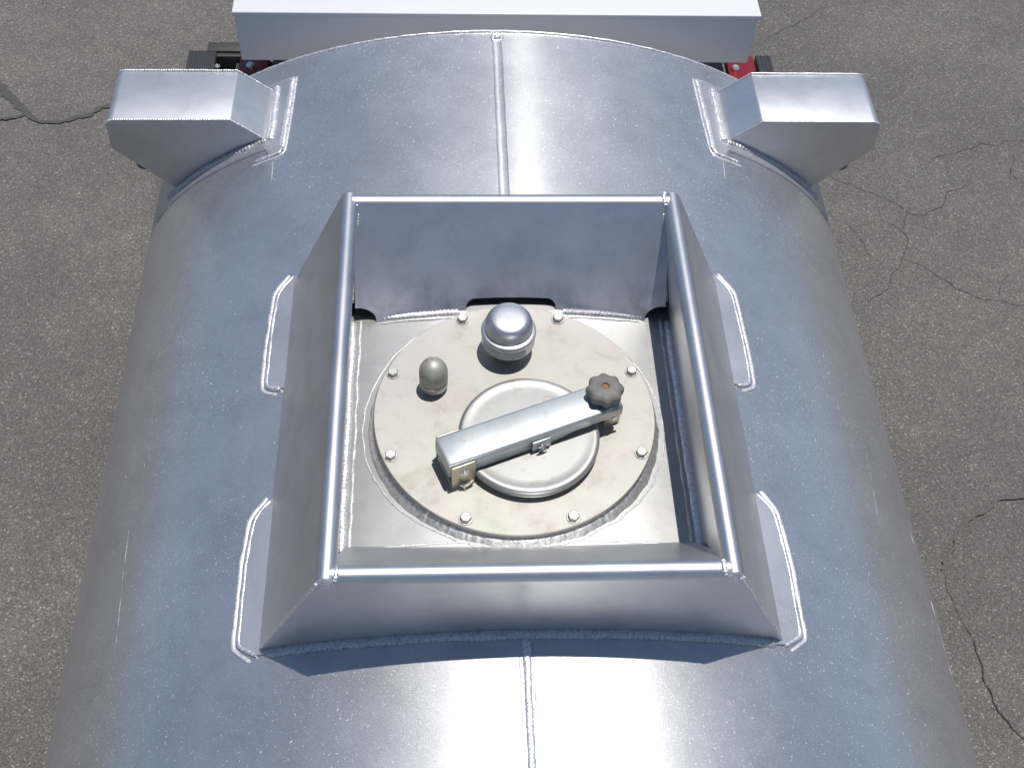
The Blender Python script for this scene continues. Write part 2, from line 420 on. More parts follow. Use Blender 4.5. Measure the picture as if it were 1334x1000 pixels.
tank = bpy.data.objects.new('tank', None); C.objects.link(tank); tank.location = (XT, -.6, TC - TB)
tag(tank, 'large brushed aluminium tank with welded hatch guard, manhole and side brackets', 'tank')

bm = bmesh.new(); rows = []
n = 220
ys = [YF, -2, -1.5, -1, -.5, 0, .5, 1, 1.318, YB]
for y in ys:
    rows.append([(XT + TA * math.sin(2 * math.pi * k / n), y, TC + TB * math.cos(2 * math.pi * k / n)) for k in range(n)])
grid(bm, rows, close=True)
bmesh.ops.recalc_face_normals(bm, faces=bm.faces)
obj('shell', bm, 'tank', tank, 40)
for nm, y0, sgn in (('rear_head', YB, 1), ('front_head', YF, -1)):
    bm = bmesh.new(); rows = []
    for s, dy in ((1.0, 0), (.97, .02), (.9, .05), (.7, .085), (.4, .11), (.05, .12)):
        rows.append([(XT + TA * s * math.sin(2 * math.pi * k / n), y0 + sgn * dy, TC + TB * s * math.cos(2 * math.pi * k / n)) for k in range(n)])
    vv = grid(bm, rows, close=True); bm.faces.new(vv[-1]); bmesh.ops.recalc_face_normals(bm, faces=bm.faces)
    obj(nm, bm, 'tank', tank, 40)
    bm = bmesh.new()
    bead(bm, [(XT + TA * math.sin(2 * math.pi * k / n), y0, TC + TB * math.cos(2 * math.pi * k / n)) for k in range(n)], .0055, closed=True, ripple=.1, wob=.2, step=.004, up=Vector((0, 1, 0)))
    obj('edge_weld', bm, 'weld', tank, 60)
# longitudinal seam: a ground strip behind the guard, a raised bead in front
bm = bmesh.new()
rows = []
ss = resample([(0, .43, 0), (0, 1.295, 0)], .01)
for p in ss:
    j = .0012 * noise.noise(Vector((p.y * 20, 0, 3)))
    rows.append([on(XT + dx + j, p.y, o) for dx, o in ((-.0135, -.001), (-.0125, .0022), (-.009, .0012), (0, .0016), (.009, .0012), (.0120, .0020), (.013, -.001))])
grid(bm, rows, flip=True); bmesh.ops.recalc_face_normals(bm, faces=bm.faces)
obj('seam_strip', bm, 'tank', tank, 60)
bm = bmesh.new()
bead(bm, [on(XT + dx, 1.302 + dy, .001) for dx, dy in ((-.012, -.012), (-.012, .012), (.012, .012), (.012, -.012))], .005, closed=True, wob=.5, up=Vector((0, 0, 1)))
bead(bm, [on(XT - .004, 1.298, .002), on(XT + .006, 1.308, .002)], .009, wob=.4)
obj('seam_end_weld', bm, 'weld', tank, 60)
bm = bmesh.new()
bead(bm, [on(XT, y, .000) for y in (-2.55, -.450)], .0085, ripple=.18, period=.008, wob=.16, flat=.45, step=.002, up=Vector((0, 0, 1)))
obj('seam_weld', bm, 'weld', tank, 60)
bm = bmesh.new()
for s in (-1, 1): bead(bm, [on(XT + s * .0125, y, 0) for y in (-2.55, -.450)], .0016, ripple=0, wob=.8, step=.006)
obj('seam_edge', bm, 'weld_halo', tank, 60)
bm = bmesh.new()   # the same seam seen inside the guard
bead(bm, [on(XT, -.288, FO), on(XT, -.30, FO)], .006, wob=.3)
obj('seam_weld', bm, 'weld', tank, 60)

# ---- guard walls
XR = .005; RX = .341; RZ = .150; RR = .0175; RYF, RYB = -.439, .4395
IBX = .352; OBX = .492
def front_y(z):   # the front plate leans in a little below its rolled rim
    return RYF - RR + .019 * max(0, (RZ - z) / (RZ - zs(XR)))
def side_guard(s):
    bm = bmesh.new(); rows = []
    y0, y1 = RYF - RR + .003, RYB + .014
    # cross-section in local (out, z)
    ib = (IBX, zs(XR + s * IBX) - .004)
    oy = []
    stations = [0, .02] + [k / 20 for k in range(1, 20)] + [.98, 1]
    for t in sorted(set(stations)):
        yr = y0 + (y1 - y0) * t
        yf = front_y(zs(XR + s * OBX)); yo = yf + (.4877 - yf) * t
        yi = y0 + .036 + (y1 - y0 - .050) * t
        so = math.degrees(math.atan2(RZ - zs(OBX), OBX - RX))        # slope of the outer flap
        a0 = 90 - so
        sec = [(ib[0], yi, ib[1]), (RX - RR + .002, yr, RZ - .02)]
        for k in range(13):
            a = R(180 - (180 - a0) * k / 12)
            sec.append((RX + RR * math.cos(a), yr, RZ + RR * math.sin(a)))
        ob = (OBX, zs(XR + s * OBX) + .001)
        for k in (.04, .5, 1):
            A = sec[14]; sec.append((A[0] + (ob[0] - A[0]) * k, A[1] + (yo - A[1]) * k, A[2] + (ob[1] - A[2]) * k))
        sec = sec[:15] + sec[15:]
        rows.append([(XR + s * x, y, z) for x, y, z in sec])
    grid(bm, rows, flip=(s < 0))
    o = obj('side_guard', bm, 'sheet', tank, 35)
    solidify(o, .0035, -1); wn(o)
    # rounded end caps of the rolled rim
    bm = bmesh.new()
    for yy, sg in ((y0, -1), (y1, 1)):
        rws = []
        for q in range(6):
            ph = R(90 * q / 5); rws.append([(XR + s * RX + (RR - .0005) * math.cos(ph) * math.cos(a), yy + sg * .003 * math.sin(ph), RZ + (RR - .0005) * math.cos(ph) * math.sin(a)) for a in [2 * math.pi * k / 20 for k in range(20)]])
        vv = grid(bm, rws, close=True); 
    bmesh.ops.remove_doubles(bm, verts=bm.verts, dist=.0002); bmesh.ops.recalc_face_normals(bm, faces=bm.faces)
    obj('rim_end', bm, 'weld', o, 50)
    # weld fillet of the inner wall on the tank
    bm = bmesh.new()
    bead(bm, [on(XR + s * (IBX - .022), y, FO) for y in (-.278, .1, .285)], .009, ripple=.06, period=.009, wob=.2, flat=.6)
    obj('weld_bead', bm, 'weld', o, 60)
    bm = bmesh.new()
    bead(bm, [on(XR + s * (IBX - .038), y, FO + .0008) for y in (-.278, .1, .285)], .0028, ripple=0, wob=.8, flat=.5)
    obj('weld_edge', bm, 'weld_halo', o, 60)
    return o
side_l = side_guard(-1); side_r = side_guard(1)
tag(side_l, 'left side wall of the hatch guard'); tag(side_r, 'right side wall of the hatch guard')

def cross_guard(front):
    """front: vertical outside, sloping inside.  rear: sloping inside, nearly vertical outside"""
    yr = RYF if front else RYB
    sg = -1 if front else 1            # outward direction in y
    yi = -.252 if front else .256
    hx = RX - .007
    slot = lambda x: 0
    if not front:
        def slot(x):
            h = 0
            # corner mouse-holes
            d = hx + .012 - abs(x - XR)
            if d < .058: h = max(h, FO + math.sqrt(max(0, .058 ** 2 - d * d)) * .62)
            # centre drain slot, rounded at the top
            c = .004; hw = .098; e = hw - abs(x - c)
            if e > 0: h = max(h, .072 if e > .020 else .052 + .020 * math.sqrt(max(0, 1 - ((.020 - e) / .020) ** 2)))
            return h
    xs = [XR - hx + 2 * hx * k / 260 for k in range(261)]
    bm = bmesh.new(); rows = []
    for x in xs:
        zb = zs(x) - (.003 if slot(x) == 0 else .0)
        # tangent points on the rim
        ia = 180 if front else 180
        dy = (yi - yr) * -sg; dz = RZ - zs(XR)           # run of the inner slope
        al = math.degrees(math.atan2(dz, dy))
        a_in = 90 + (90 - (90 - (90 - al)))               # normal direction of the inner slope
        a_in = 90 + (90 - (al)) if False else 180 - (90 - al)
        sec = []
        h = slot(x)
        th = R(180 - (90 - al))
        # inner slope from base up
        T = Vector((0, yr + sg * RR * math.cos(th), RZ + RR * math.sin(th)))
        B0 = Vector((0, yi, zs(XR)))
        u0 = (zb - B0.z) / (T.z - B0.z); B = B0.lerp(T, u0)
        u = h / (T.z - B.z)
        B2 = B.lerp(T, u)
        for k in (0, .33, .66, 1):
            p = B2.lerp(T, k); sec.append((x, p.y, p.z))
        for k in range(1, 13):
            a = th + (0 - th) * k / 12
            sec.append((x, yr + sg * RR * math.cos(a), RZ + RR * math.sin(a)))
        rows.append(sec)
    grid(bm, rows, flip=front)
    # flat outer face, widening below the rim to the flared corners
    so = math.atan2(RZ - zs(OBX), OBX - RX); tx = RX + RR * math.sin(so); tz = RZ + RR * math.cos(so)
    rows = []
    wing = [hx + (OBX - hx) * k / 24 for k in range(1, 25)]
    for x in [XR - q for q in wing[::-1]] + xs + [XR + q for q in wing]:
        d = abs(x - XR)
        top = RZ if d <= RX else min(RZ, tz + (zs(XR + OBX) + .001 - tz) * (d - tx) / (OBX - tx))
        yo = yr + sg * (RR + (0.0 if front else .03)); zb = zs(x) + .002
        top = max(top, zb + .0008)
        if front: rows.append([(x, front_y(z), z) for z in (top, (top + zb) / 2, zb)])
        else: rows.append([(x, yr + sg * RR, top), (x, (yr + sg * RR + yo) / 2, (top + zb) / 2), (x, yo, zb)])
    grid(bm, rows, flip=front)
    bmesh.ops.remove_doubles(bm, verts=bm.verts, dist=.0003)
    bmesh.ops.recalc_face_normals(bm, faces=bm.faces)
    if min(bm.faces, key=lambda f: abs(f.calc_center_median().z - RZ - RR)).normal.z < 0: bmesh.ops.reverse_faces(bm, faces=bm.faces)
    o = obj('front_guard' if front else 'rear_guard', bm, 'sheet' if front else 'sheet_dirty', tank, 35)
    for pl in o.data.polygons:
        if abs(pl.normal.y) > .97: pl.use_smooth = False
    solidify(o, .0035, -1); wn(o)
    return o
fg = cross_guard(True); rg = cross_guard(False)
# welds of the guard
bm = bmesh.new()
bead(bm, [on(XR + x, front_y(zs(XR + x)) - .003, .001) for x in [-.475 + .95 * k / 60 for k in range(61)]], .0135, ripple=.1, period=.01, wob=.14, flat=.7)
obj('weld_bead', bm, 'weld_dull', fg, 60)
bm = bmesh.new()
for a, b_ in ((-.268, -.103), (.112, .275)):
    bead(bm, [on(a + (b_ - a) * k / 20, .286, FO + .002) for k in range(21)], .0075, ripple=.38, period=.0085, wob=.12, flat=.8, step=.0012)
    bead(bm, [on(x, .286, FO + .003) for x in (a - .006, a + .004)] if a < 0 else [on(x, .286, FO + .003) for x in (b_ - .004, b_ + .006)], .008, wob=.5)
obj('weld_bead', bm, 'weld', rg, 60)
bm = bmesh.new()
for a, b_ in ((-.268, -.103), (.112, .275)):
    bead(bm, [on(a + (b_ - a) * k / 20, .273, FO + .0008) for k in range(21)], .002, ripple=0, wob=.9, step=.004)
obj('weld_edge', bm, 'weld_halo', rg, 60)
# outline weld on the inner front slope's foot
bm = bmesh.new()
for a, b_ in ((-.285, -.09), (.075, .285)):
    pts = [on(a, -.300, FO), on(a - .004, -.288, FO), on(a + .004, -.279, FO)] + [on(a + (b_ - a) * k / 10, -.2775, FO) for k in range(1, 10)] + [on(b_ - .004, -.279, FO), on(b_ + .006, -.288, FO)]
    if a > 0: pts = [on(a, -.288, FO)] + [on(a + (b_ - a) * k / 10, -.2775, FO) for k in range(1, 10)] + [on(b_, -.2775, FO), on(b_ + .008, -.283, FO), on(b_ + .006, -.300, FO)]
    bead(bm, pts, .0026, ripple=.1, wob=.3, flat=.8)
obj('weld_edge', bm, 'weld_halo', fg, 60)
# mitre welds at the front corners, running down the edge of the flap
for s in (-1, 1):
    bm = bmesh.new()
    yy = RYF - .011
    so = math.atan2(RZ - zs(OBX), OBX - RX); yy = RYF - RR + .0005
    top = Vector((XR + s * (RX + RR * math.sin(so)), yy, RZ + RR * math.cos(so) - .004)); bot = Vector((XR + s * OBX, front_y(zs(OBX)), zs(OBX))).lerp(top, .06)
    bead(bm, [top, top.lerp(bot, .5), bot], .0034, ripple=.2, wob=.35, up=Vector((0, -1, 0)))
    obj('mitre_weld', bm, 'weld', fg, 60)
    bm = bmesh.new()    # blob where the rims meet
    bead(bm, [Vector((XR + s * (RX - .016), RYF - .013, RZ + .006)), Vector((XR + s * (RX - .019), RYF, RZ + .0155)), Vector((XR + s * (RX - .017), RYF + .012, RZ + .009))], .0075, ripple=.3, wob=.6, up=Vector((s, 0, 0)))
    bead(bm, [Vector((XR + s * (RX - .017), RYF - .012, RZ + .003)), Vector((XR + s * (RX + .010), RYF - .0135, RZ + .001))], .0062, ripple=.2, wob=.5, up=Vector((0, -1, 0)))
    obj('corner_weld', bm, 'weld', fg, 60)
    bm = bmesh.new()
    x0 = XR + s * (RX - .017)
    bead(bm, [Vector((x0, RYB - .014, RZ + .006)), Vector((x0 - s * .003, RYB, RZ + .0155)), Vector((x0, RYB + .010, RZ + .010))], .0075, ripple=.3, wob=.6, up=Vector((s, 0, 0)))
    # stitch welds down the inner corner, upper and lower
    def ic(z):
        t = (RZ - z) / (RZ - zs(IBX)); return Vector((XR + s * (RX - RR + (IBX - RX + RR) * t - .003), RYB - .017 - (.4395 - .256 - .014) * t, z))
    bead(bm, [ic(.145), ic(.10)], .0055, ripple=.3, wob=.3, up=Vector((s, 0, 0)))
    bead(bm, [ic(.042), ic(-.02)], .0055, ripple=.3, wob=.3, up=Vector((s, 0, 0)))
    obj('corner_weld', bm, 'weld', rg, 60)
# dark open notch at the two front feet is left by the short mitre welds

# ---- doubler plates under the flared flaps
def doubler(s, pts, first, last):
    """pts: outer outline (x out from centre, y) from the hidden side round; plate lies on the shell"""
    bm = bmesh.new()
    ya, yb = pts[0][1], pts[-1][1]
    outline = [(.462, ya)] + pts + [(.462, yb)]
    top = [on(XR + s * x, y, .006) for x, y in outline]; low = [on(XR + s * x, y, -.002) for x, y in outline]
    a = [bm.verts.new(p) for p in top]; b_ = [bm.verts.new(p) for p in low]
    bm.faces.new(a)
    for i in range(len(a)): j = (i + 1) % len(a); bm.faces.new((a[i], b_[i], b_[j], a[j]))
    bmesh.ops.recalc_face_normals(bm, faces=bm.faces)
    o = obj('doubler_plate', bm, 'pad', tank, 30)
    bm = bmesh.new()
    bead(bm, chaikin([on(XR + s * (x - .002), y, .003) for x, y in pts]), .0052, ripple=.12, wob=.28, flat=.8)
    obj('weld_bead', bm, 'weld', o, 60)
    bm = bmesh.new()
    cx = .47; cy = (ya + yb) / 2
    def off(x, y, d): 
        return (x + d, y + (d if y > cy else -d) * (1 if abs(x - .497) < .012 else .45))
    bead(bm, chaikin([on(XR + s * off(x, y, .010)[0], off(x, y, .010)[1], .0004) for x, y in pts]), .0044, ripple=.04, wob=.35, flat=.3)
    obj('weld_edge', bm, 'weld_halo', o, 60)
    return o
for s in (-1, 1):
    doubler(s, [(.494, .502), (.527, .462), (.533, .30), (.531, .200), (.524, .186), (.498, .178)], 0, 0)
    doubler(s, [(.494, -.105), (.526, -.138), (.534, -.25), (.532, -.412), (.523, -.422), (.495, -.44)], 0, 0)

# ---- bracket boxes near the rear
def bracket(s):
    y0, y1 = 1.025, 1.223
    prof = [(.52, -.300), (.598, -.196), (.690, -.1265)] 
    prof += [(.985 + .022 * math.cos(R(a)), -.1485 + .022 * math.sin(R(a))) for a in (90, 70, 50, 30, 10)]
    prof += [(1.010, -.222), (.985, -.245), (.80, -.43), (.60, -.43)]
    bm = bmesh.new()
    prism(bm, prof, y0, y1, lambda p, a: Vector((XR + s * p[0], a, p[1])))
    o = obj('bracket_box', bm, 'box', tank)
    bevel(o, .004, 3, 12)
    # edge welds along the front and rear lips
    bm = bmesh.new()
    top = [(.604, -.192), (.690, -.1245)] + [(.985 + .023 * math.cos(R(a)), -.1485 + .023 * math.sin(R(a))) for a in (90, 60, 30, 0)]
    for yy in (y0, y1):
        bead(bm, [Vector((XR + s * x, yy, z)) for x, z in top], .0038 if s < 0 else .0026, ripple=.45 if s < 0 else .15, period=.006, wob=.25, up=Vector((0, 1, 0)))
    obj('edge_weld', bm, 'weld', o, 60)
    bm = bmesh.new()   # weld at the front foot
    bead(bm, [on(XR + s * x, y0 - .006, .004) for x in [.60 + .29 * k / 20 for k in range(21)]], .012, ripple=.15, period=.01, wob=.3, flat=.7)
    bead(bm, [on(XR + s * x, y0 - .024, .001) for x in [.63 + .27 * k / 20 for k in range(21)]], .007, ripple=.15, period=.01, wob=.3, flat=.7)
    obj('weld_bead', bm, 'weld_dull', o, 60)
    bm = bmesh.new()   # broad bright bead along the sloping face
    bead(bm, [on(XR + s * .588, 1.225, .006), on(XR + s * .588, 1.04, .006), on(XR + s * .592, 1.018, .005)], .0105, ripple=.1, period=.01, wob=.2, flat=.6)
    obj('weld_bead', bm, 'weld', o, 60)
    # pad
    bm = bmesh.new()
    out = [(.548, 1.243), (.562, .958), (.625, .950), (.93, .950), (.93, 1.27), (.70, 1.262), (.60, 1.25)]
    def dens(l):
        r = []
        for (a, b1), (c, d) in zip(l, l[1:] + l[:1]):
            for k in range(8): r.append((a + (c - a) * k / 8, b1 + (d - b1) * k / 8))
        return r
    rows = []
    for k in range(31):
        x = .552 + (.93 - .552) * k / 30
        lo = .958 if x < .60 else .985
        x2 = x
        rows.append([on(XR + s * x2, lo + (.0), -.001), on(XR + s * x2, lo, .0055), on(XR + s * x2, 1.243 + .02 * (x - .55) / .1 * (1 if x < .62 else 1) * .3, .0055), on(XR + s * x2, 1.245, -.001)])
    grid(bm, rows, flip=(s < 0)); bmesh.ops.recalc_face_normals(bm, faces=bm.faces)
    obj('mounting_pad', bm, 'pad', o, 30)
    bm = bmesh.new()
    e = [on(XR + s * .64, 1.246, .002), on(XR + s * .60, 1.246, .002), on(XR + s * .548, 1.246, .003), on(XR + s * .551, 1.1, .003), on(XR + s * .556, .972, .003), on(XR + s * .563, .957, .003), on(XR + s * .628, .953, .002)]
    bead(bm, [e[0], e[1], e[2]], .0045, ripple=.15, wob=.35, flat=.7)
    bead(bm, e[2:5], .0085, ripple=.1, wob=.25, flat=.6)
    bead(bm, e[4:], .006, ripple=.2, wob=.35, flat=.7)
    obj('pad_weld', bm, 'weld', o, 60)
    bm = bmesh.new()
    bead(bm, chaikin([on(XR + s * .539, 1.25, .0003), on(XR + s * .543, 1.1, .0003), on(XR + s * .549, .962, .0003), on(XR + s * .562, .947, .0003), on(XR + s * .636, .944, .0003)]), .0036, ripple=.04, wob=.35, flat=.3)
    obj('weld_edge', bm, 'weld_halo', o, 60)
    # small lug under the box
    bm = bmesh.new()
    ring = [(0.0 + .013 * math.cos(a), .013 * math.sin(a)) for a in [2 * math.pi * k / 20 for k in range(20)]]
    bead(bm, [Vector((XR + s * (.943 + x), 1.045, -.292 + z)) for x, z in ring], .0065, closed=True, ripple=0, wob=0, up=Vector((0, 1, 0)), step=.003)
    obj('lug', bm, 'grey', o, 60)
    if s > 0: o.data.materials[0] = M['box_sun_glare']
    # run-off scratch below the pad
    return o
tag(bracket(-1), 'left bracket box with rippled edge welds'); tag(bracket(1), 'right bracket box with smooth top, sun glare painted into its lighter metal')
bm = bmesh.new()
for s in (-1, 1):
    bead(bm, [on(XR + s * .581, .932, -.0006), on(XR + s * .580, .92, -.0006), on(XR + s * .577, .865, -.0012)], .0016, ripple=0, wob=.6)
for pl, r in (([(.228, -.485), (.25, -.536), (.274, -.571)], .0006), ([(.825, .125), (.814, .004), (.802, -.1)], .0005), ([(-.816, -.061), (-.81, -.175), (-.795, -.353)], .0005),  # far-left line draws the reflected horizon edge as a pale strip
              
              ([(.923, -.028), (.938, -.211), (.94, -.373)], .0005), ([(-.192, .814), (-.145, .801)], .0006), ([(.853, -.46), (.83, -.501)], .0012), ([(.86, -.47), (.845, -.49)], .001)):
    bead(bm, [on(x, y, -r * .55) for x, y in pl], r, ripple=0, wob=1.1)
obj('scratch_and_reflection', bm, 'weld_halo', tank, 60)

# ------------------------------------------------------------------ manhole
bm = bmesh.new()
grid(bm, [[on(XR - .342 + .684 * k / 40, y, FO) for k in range(41)] for y in (-.31, .40)], flip=True)
bmesh.ops.recalc_face_normals(bm, faces=bm.faces)
obj('inner_panel', bm, 'floor', tank, 40)
mh_r = .262
bm = bmesh.new(); rows = []
n = 160
rows.append([(mh_r * math.cos(2 * math.pi * k / n), mh_r * math.sin(2 * math.pi * k / n), -.115) for k in range(n)])
rows.append([(mh_r * math.cos(2 * math.pi * k / n), mh_r * math.sin(2 * math.pi * k / n), -.0105) for k in range(n)])
vv = grid(bm, rows, close=True); bmesh.ops.recalc_face_normals(bm, faces=bm.faces)
neck = obj('manhole_neck', bm, 'weld_dull', tank, 40)
bm = bmesh.new()
# fat fillet, ripples pointing round the neck, wavy toe
rows = []; n = 900
for k in range(n):
    a = 2 * math.pi * k / n; ca, sa = math.cos(a), math.sin(a)
    toe = .293 + .0032 * noise.noise(Vector((ca * 9, sa * 9, 0))) + .0015 * noise.noise(Vector((ca * 30, sa * 30, 2)))
    ph = (k % 7) / 7
    rip = .0009 * math.sin(math.pi * ph) * (.6 + 1.2 * noise.noise(Vector((ca * 20, sa * 20, 5)))) + .0010 * noise.noise(Vector((ca * 45, sa * 45, 9)))
    sec = []
    for t in (0, .25, .5, .65, .8, .9, 1):
        r = .2625 + (toe - .2625) * t
        z = zs(r * ca) + FO
        hgt = (-.013 - z) * (1 - t ** 1.7)
        bul = (rip + .0015) * math.sin(math.pi * t)
        sec.append((r * ca * 1 + bul * ca, r * sa + bul * sa, z + hgt + bul - (.001 if t == 1 else 0)))
    rows.append(sec)
rows.append(rows[0])
grid(bm, rows, flip=False); bmesh.ops.recalc_face_normals(bm, faces=bm.faces)
obj('neck_weld', bm, 'weld_dull', neck, 70)
bm = bmesh.new()
bead(bm, [on((.2945 + .0032 * noise.noise(Vector((math.cos(a) * 9, math.sin(a) * 9, 0)))) * math.cos(a), (.2945 + .0032 * noise.noise(Vector((math.cos(a) * 9, math.sin(a) * 9, 0)))) * math.sin(a), FO + .0006) for a in [2 * math.pi * k / 200 for k in range(200)]], .0020, closed=True, ripple=0, wob=.6, flat=.6, step=.004)
obj('weld_edge', bm, 'weld_halo', neck, 60)
bm = bmesh.new()
lathe(bm, [(.262, -.0135), (.2725, -.0135), (.2725, -.0095), (.262, -.0095)], n=128, cap=False)
gask = obj('gasket', bm, 'rubber', tank, 40)
bm = bmesh.new()
lathe(bm, [(.15, -.010), (.2785, -.010), (.28, -.0085), (.28, -.0015), (.2785, 0), (.01, 0)], n=160, cap=True)
plate = obj('manhole_cover', bm, 'zinc', tank, 30)
tag(plate)
proto = None
for k in range(8):
    a = R(22.5 + 45 * k)
    if proto is None:
        bm = bmesh.new()
        lathe(bm, [(.0135, 0), (.0135, .0015), (.0128, .002), (.004, .002)], n=24)
        hexp = [(.0112 * math.cos(R(60 * q)), .0112 * math.sin(R(60 * q))) for q in range(6)]
        b2 = bmesh.new(); prism(b2, hexp, .002, .0095, lambda p, z: Vector((p[0], p[1], z)))
        top = max(b2.faces, key=lambda f: f.calc_center_median().z)
        r = bmesh.ops.inset_region(b2, faces=[top], thickness=.0014, depth=.001)
        me_ = bpy.data.meshes.new('t'); b2.to_mesh(me_); b2.free(); bm.from_mesh(me_)
        proto = obj('bolt', bm, 'bolt', plate, 25); o = proto
    else:
        o = proto.copy(); C.objects.link(o); o.parent = plate
    o.matrix_parent_inverse = wm(plate).inverted()
    o.location = (.2635 * math.cos(a), .2635 * math.sin(a), 0); o.rotation_euler = (0, 0, random.random() * 1.0)

# fill lid (rolled edge)
LX, LY, LR = .024, -.069, .138
bm = bmesh.new()
prof = [(LR - .014, 0), (LR - .014, .010), (LR - .003, .0105)]
prof += [(LR - .009 + .009 * math.cos(R(a)), .0205 + .009 * math.sin(R(a))) for a in range(-60, 91, 15)]
prof += [(LR - .014, .0292), (LR - .020, .0282), (LR - .03, .0282), (.004, .0286)]
lathe(bm, prof, LX, LY, 0, 128)
lid = obj('fill_lid', bm, 'lid', tank, 50)

# clamp bar
ang = math.atan2(.118, .295)
BM = Matrix.Translation((.0, -.078, 0)) @ Matrix.Rotation(ang, 4, 'Z') @ Matrix.Translation((0, -.005, 0))
def place(bm):
    for v in bm.verts: v.co = BM @ v.co
bm = bmesh.new()
hw = .0355; zt = .074; zb = .034; x0, x1 = -.158, .205
def bar_sec(x, hw, zt, zb, rd=.006):
    pts = [(-hw, zb)] + [(-hw + rd + rd * math.cos(R(a)), zt - rd + rd * math.sin(R(a))) for a in (180, 157, 135, 112, 90)]
    pts += [(hw - rd + rd * math.cos(R(a)), zt - rd + rd * math.sin(R(a))) for a in (90, 67, 45, 22, 0)] + [(hw, zb)]
    return [(x, y, z) for y, z in pts]
rows = [bar_sec(x0, hw - .003, zt - .006, zb + .002), bar_sec(x0 + .0015, hw - .001, zt - .002, zb), bar_sec(x0 + .006, hw, zt, zb)]
for x, zbb in ((-.05, zb), (.055, zb), (.075, zb + .005), (.10, zb + .012), (.15, zb + .013), (x1, zb + .014)): rows.append(bar_sec(x, hw, zt, zbb))
vv = grid(bm, rows); bm.faces.new(vv[0]); 
bmesh.ops.recalc_face_normals(bm, faces=bm.faces)
place(bm)
bar = obj('clamp_bar', bm, 'steel', tank, 35); solidify(bar, .003, -1)
# pivot brackets at the left end
bm = bmesh.new()
for sy in (-1, 1):
    y_ = sy * (hw + .0035)
    box(bm, x0 + .004, x0 + .052, y_ - .0022, y_ + .0022, .0, zt - .006)
box(bm, x0 + .004, x0 + .052, -hw - .001, hw + .001, .0, .004)
place(bm)
pb = obj('pivot_bracket', bm, 'brass', bar); bevel(pb, .0012)
bm = bmesh.new()
def cyl_y(bm, x, z, r, y0, y1, n=20):
    rows = [[(x + r * math.cos(2 * math.pi * k / n), y, z + r * math.sin(2 * math.pi * k / n)) for k in range(n)] for y in (y0, y1)]
    vv = grid(bm, rows, close=True); bm.faces.new(vv[0]); bm.faces.new(vv[1]); bmesh.ops.recalc_face_normals(bm, faces=bm.faces)
cyl_y(bm, x0 + .029, .045, .0052, -hw - .011, hw + .010)
cyl_y(bm, x0 + .029, .045, .0085, -hw - .0075, -hw - .0055)
place(bm); obj('pivot_pin', bm, 'silver', bar, 30)
bm = bmesh.new()   # split pin and washer tail under the bracket
bead(bm, [Vector((x0 + .018, -hw - .010, .014)), Vector((x0 + .030, -hw - .013, .009)), Vector((x0 + .046, -hw - .010, .016))], .003, ripple=0, wob=0)
bead(bm, [Vector((x0 + .026, -hw - .012, .014)), Vector((x0 + .026, -hw - .016, .002))], .0035, ripple=0, wob=0)
place(bm); obj('split_pin', bm, 'brass', bar, 50)
# middle lug
bm = bmesh.new()
box(bm, .012, .050, -hw - .0055, -hw - .0010, .034, .060); box(bm, .012, .050, hw + .001, hw + .0055, .034, .060)
place(bm); ml = obj('centre_lug', bm, 'steel', bar); bevel(ml, .001)
bm = bmesh.new()
cyl_y(bm, .031, .045, .0048, -hw - .010, hw + .009)
bead(bm, [Vector((.020, -hw - .011, .050)), Vector((.032, -hw - .012, .046)), Vector((.040, -hw - .011, .036))], .002, ripple=0, wob=0)
bead(bm, [Vector((.022, -hw - .011, .036)), Vector((.032, -hw - .012, .046)), Vector((.030, -hw - .012, .030))], .002, ripple=0, wob=0)
place(bm); obj('lug_pin', bm, 'bolt', bar, 40)
# swing bolt and hinge post at the knob end
KX = .181
bm = bmesh.new()
rows = [[(KX + .006 * math.cos(2 * math.pi * k / 16), .006 * math.sin(2 * math.pi * k / 16), z) for k in range(16)] for z in (.004, .09)]
grid(bm, rows, close=True)
box(bm, KX - .004, KX + .030, -.022, -.017, .0, .040); box(bm, KX - .004, KX + .030, .017, .022, .0, .040)
place(bm); sb = obj('swing_bolt', bm, 'brass', bar, 40)
bm = bmesh.new(); cyl_y(bm, KX + .014, .030, .006, -.030, .030); place(bm); obj('hinge_pin', bm, 'silver', bar, 30)
# lobed hand knob
bm = bmesh.new(); rows = []; n = 112
def lob(r, a, d): return r * (1 + d * math.cos(8 * a) - d)
for r, z, d in ((.016, .0, 0), (.018, .004, 0), (.030, .006, .04), (.0362, .009, .06), (.0375, .015, .065), (.0372, .022, .065), (.0345, .027, .06), (.028, .0305, .05), (.020, .0318, .02), (.0150, .0325, 0), (.0135, .0335, 0), (.0115, .0335, 0), (.0105, .0325, 0), (.0075, .0322, 0), (.0068, .026, 0)):
    rows.append([(KX + lob(r, 2 * math.pi * k / n + .35, d) * math.cos(2 * math.pi * k / n), lob(r, 2 * math.pi * k / n + .35, d) * math.sin(2 * math.pi * k / n), .076 + z) for k in range(n)])
vv = grid(bm, rows, close=True); bm.faces.new(vv[0]); bm.faces.new(vv[-1]); bmesh.ops.recalc_face_normals(bm, faces=bm.faces)
place(bm); obj('hand_knob', bm, 'knob', bar, 45)
bm = bmesh.new(); lathe(bm, [(.0066, 0), (.0066, .007), (.0055, .008), (.001, .008)], KX, 0, .0985, 20)
place(bm); obj('knob_screw', bm, 'rust', bar, 40)

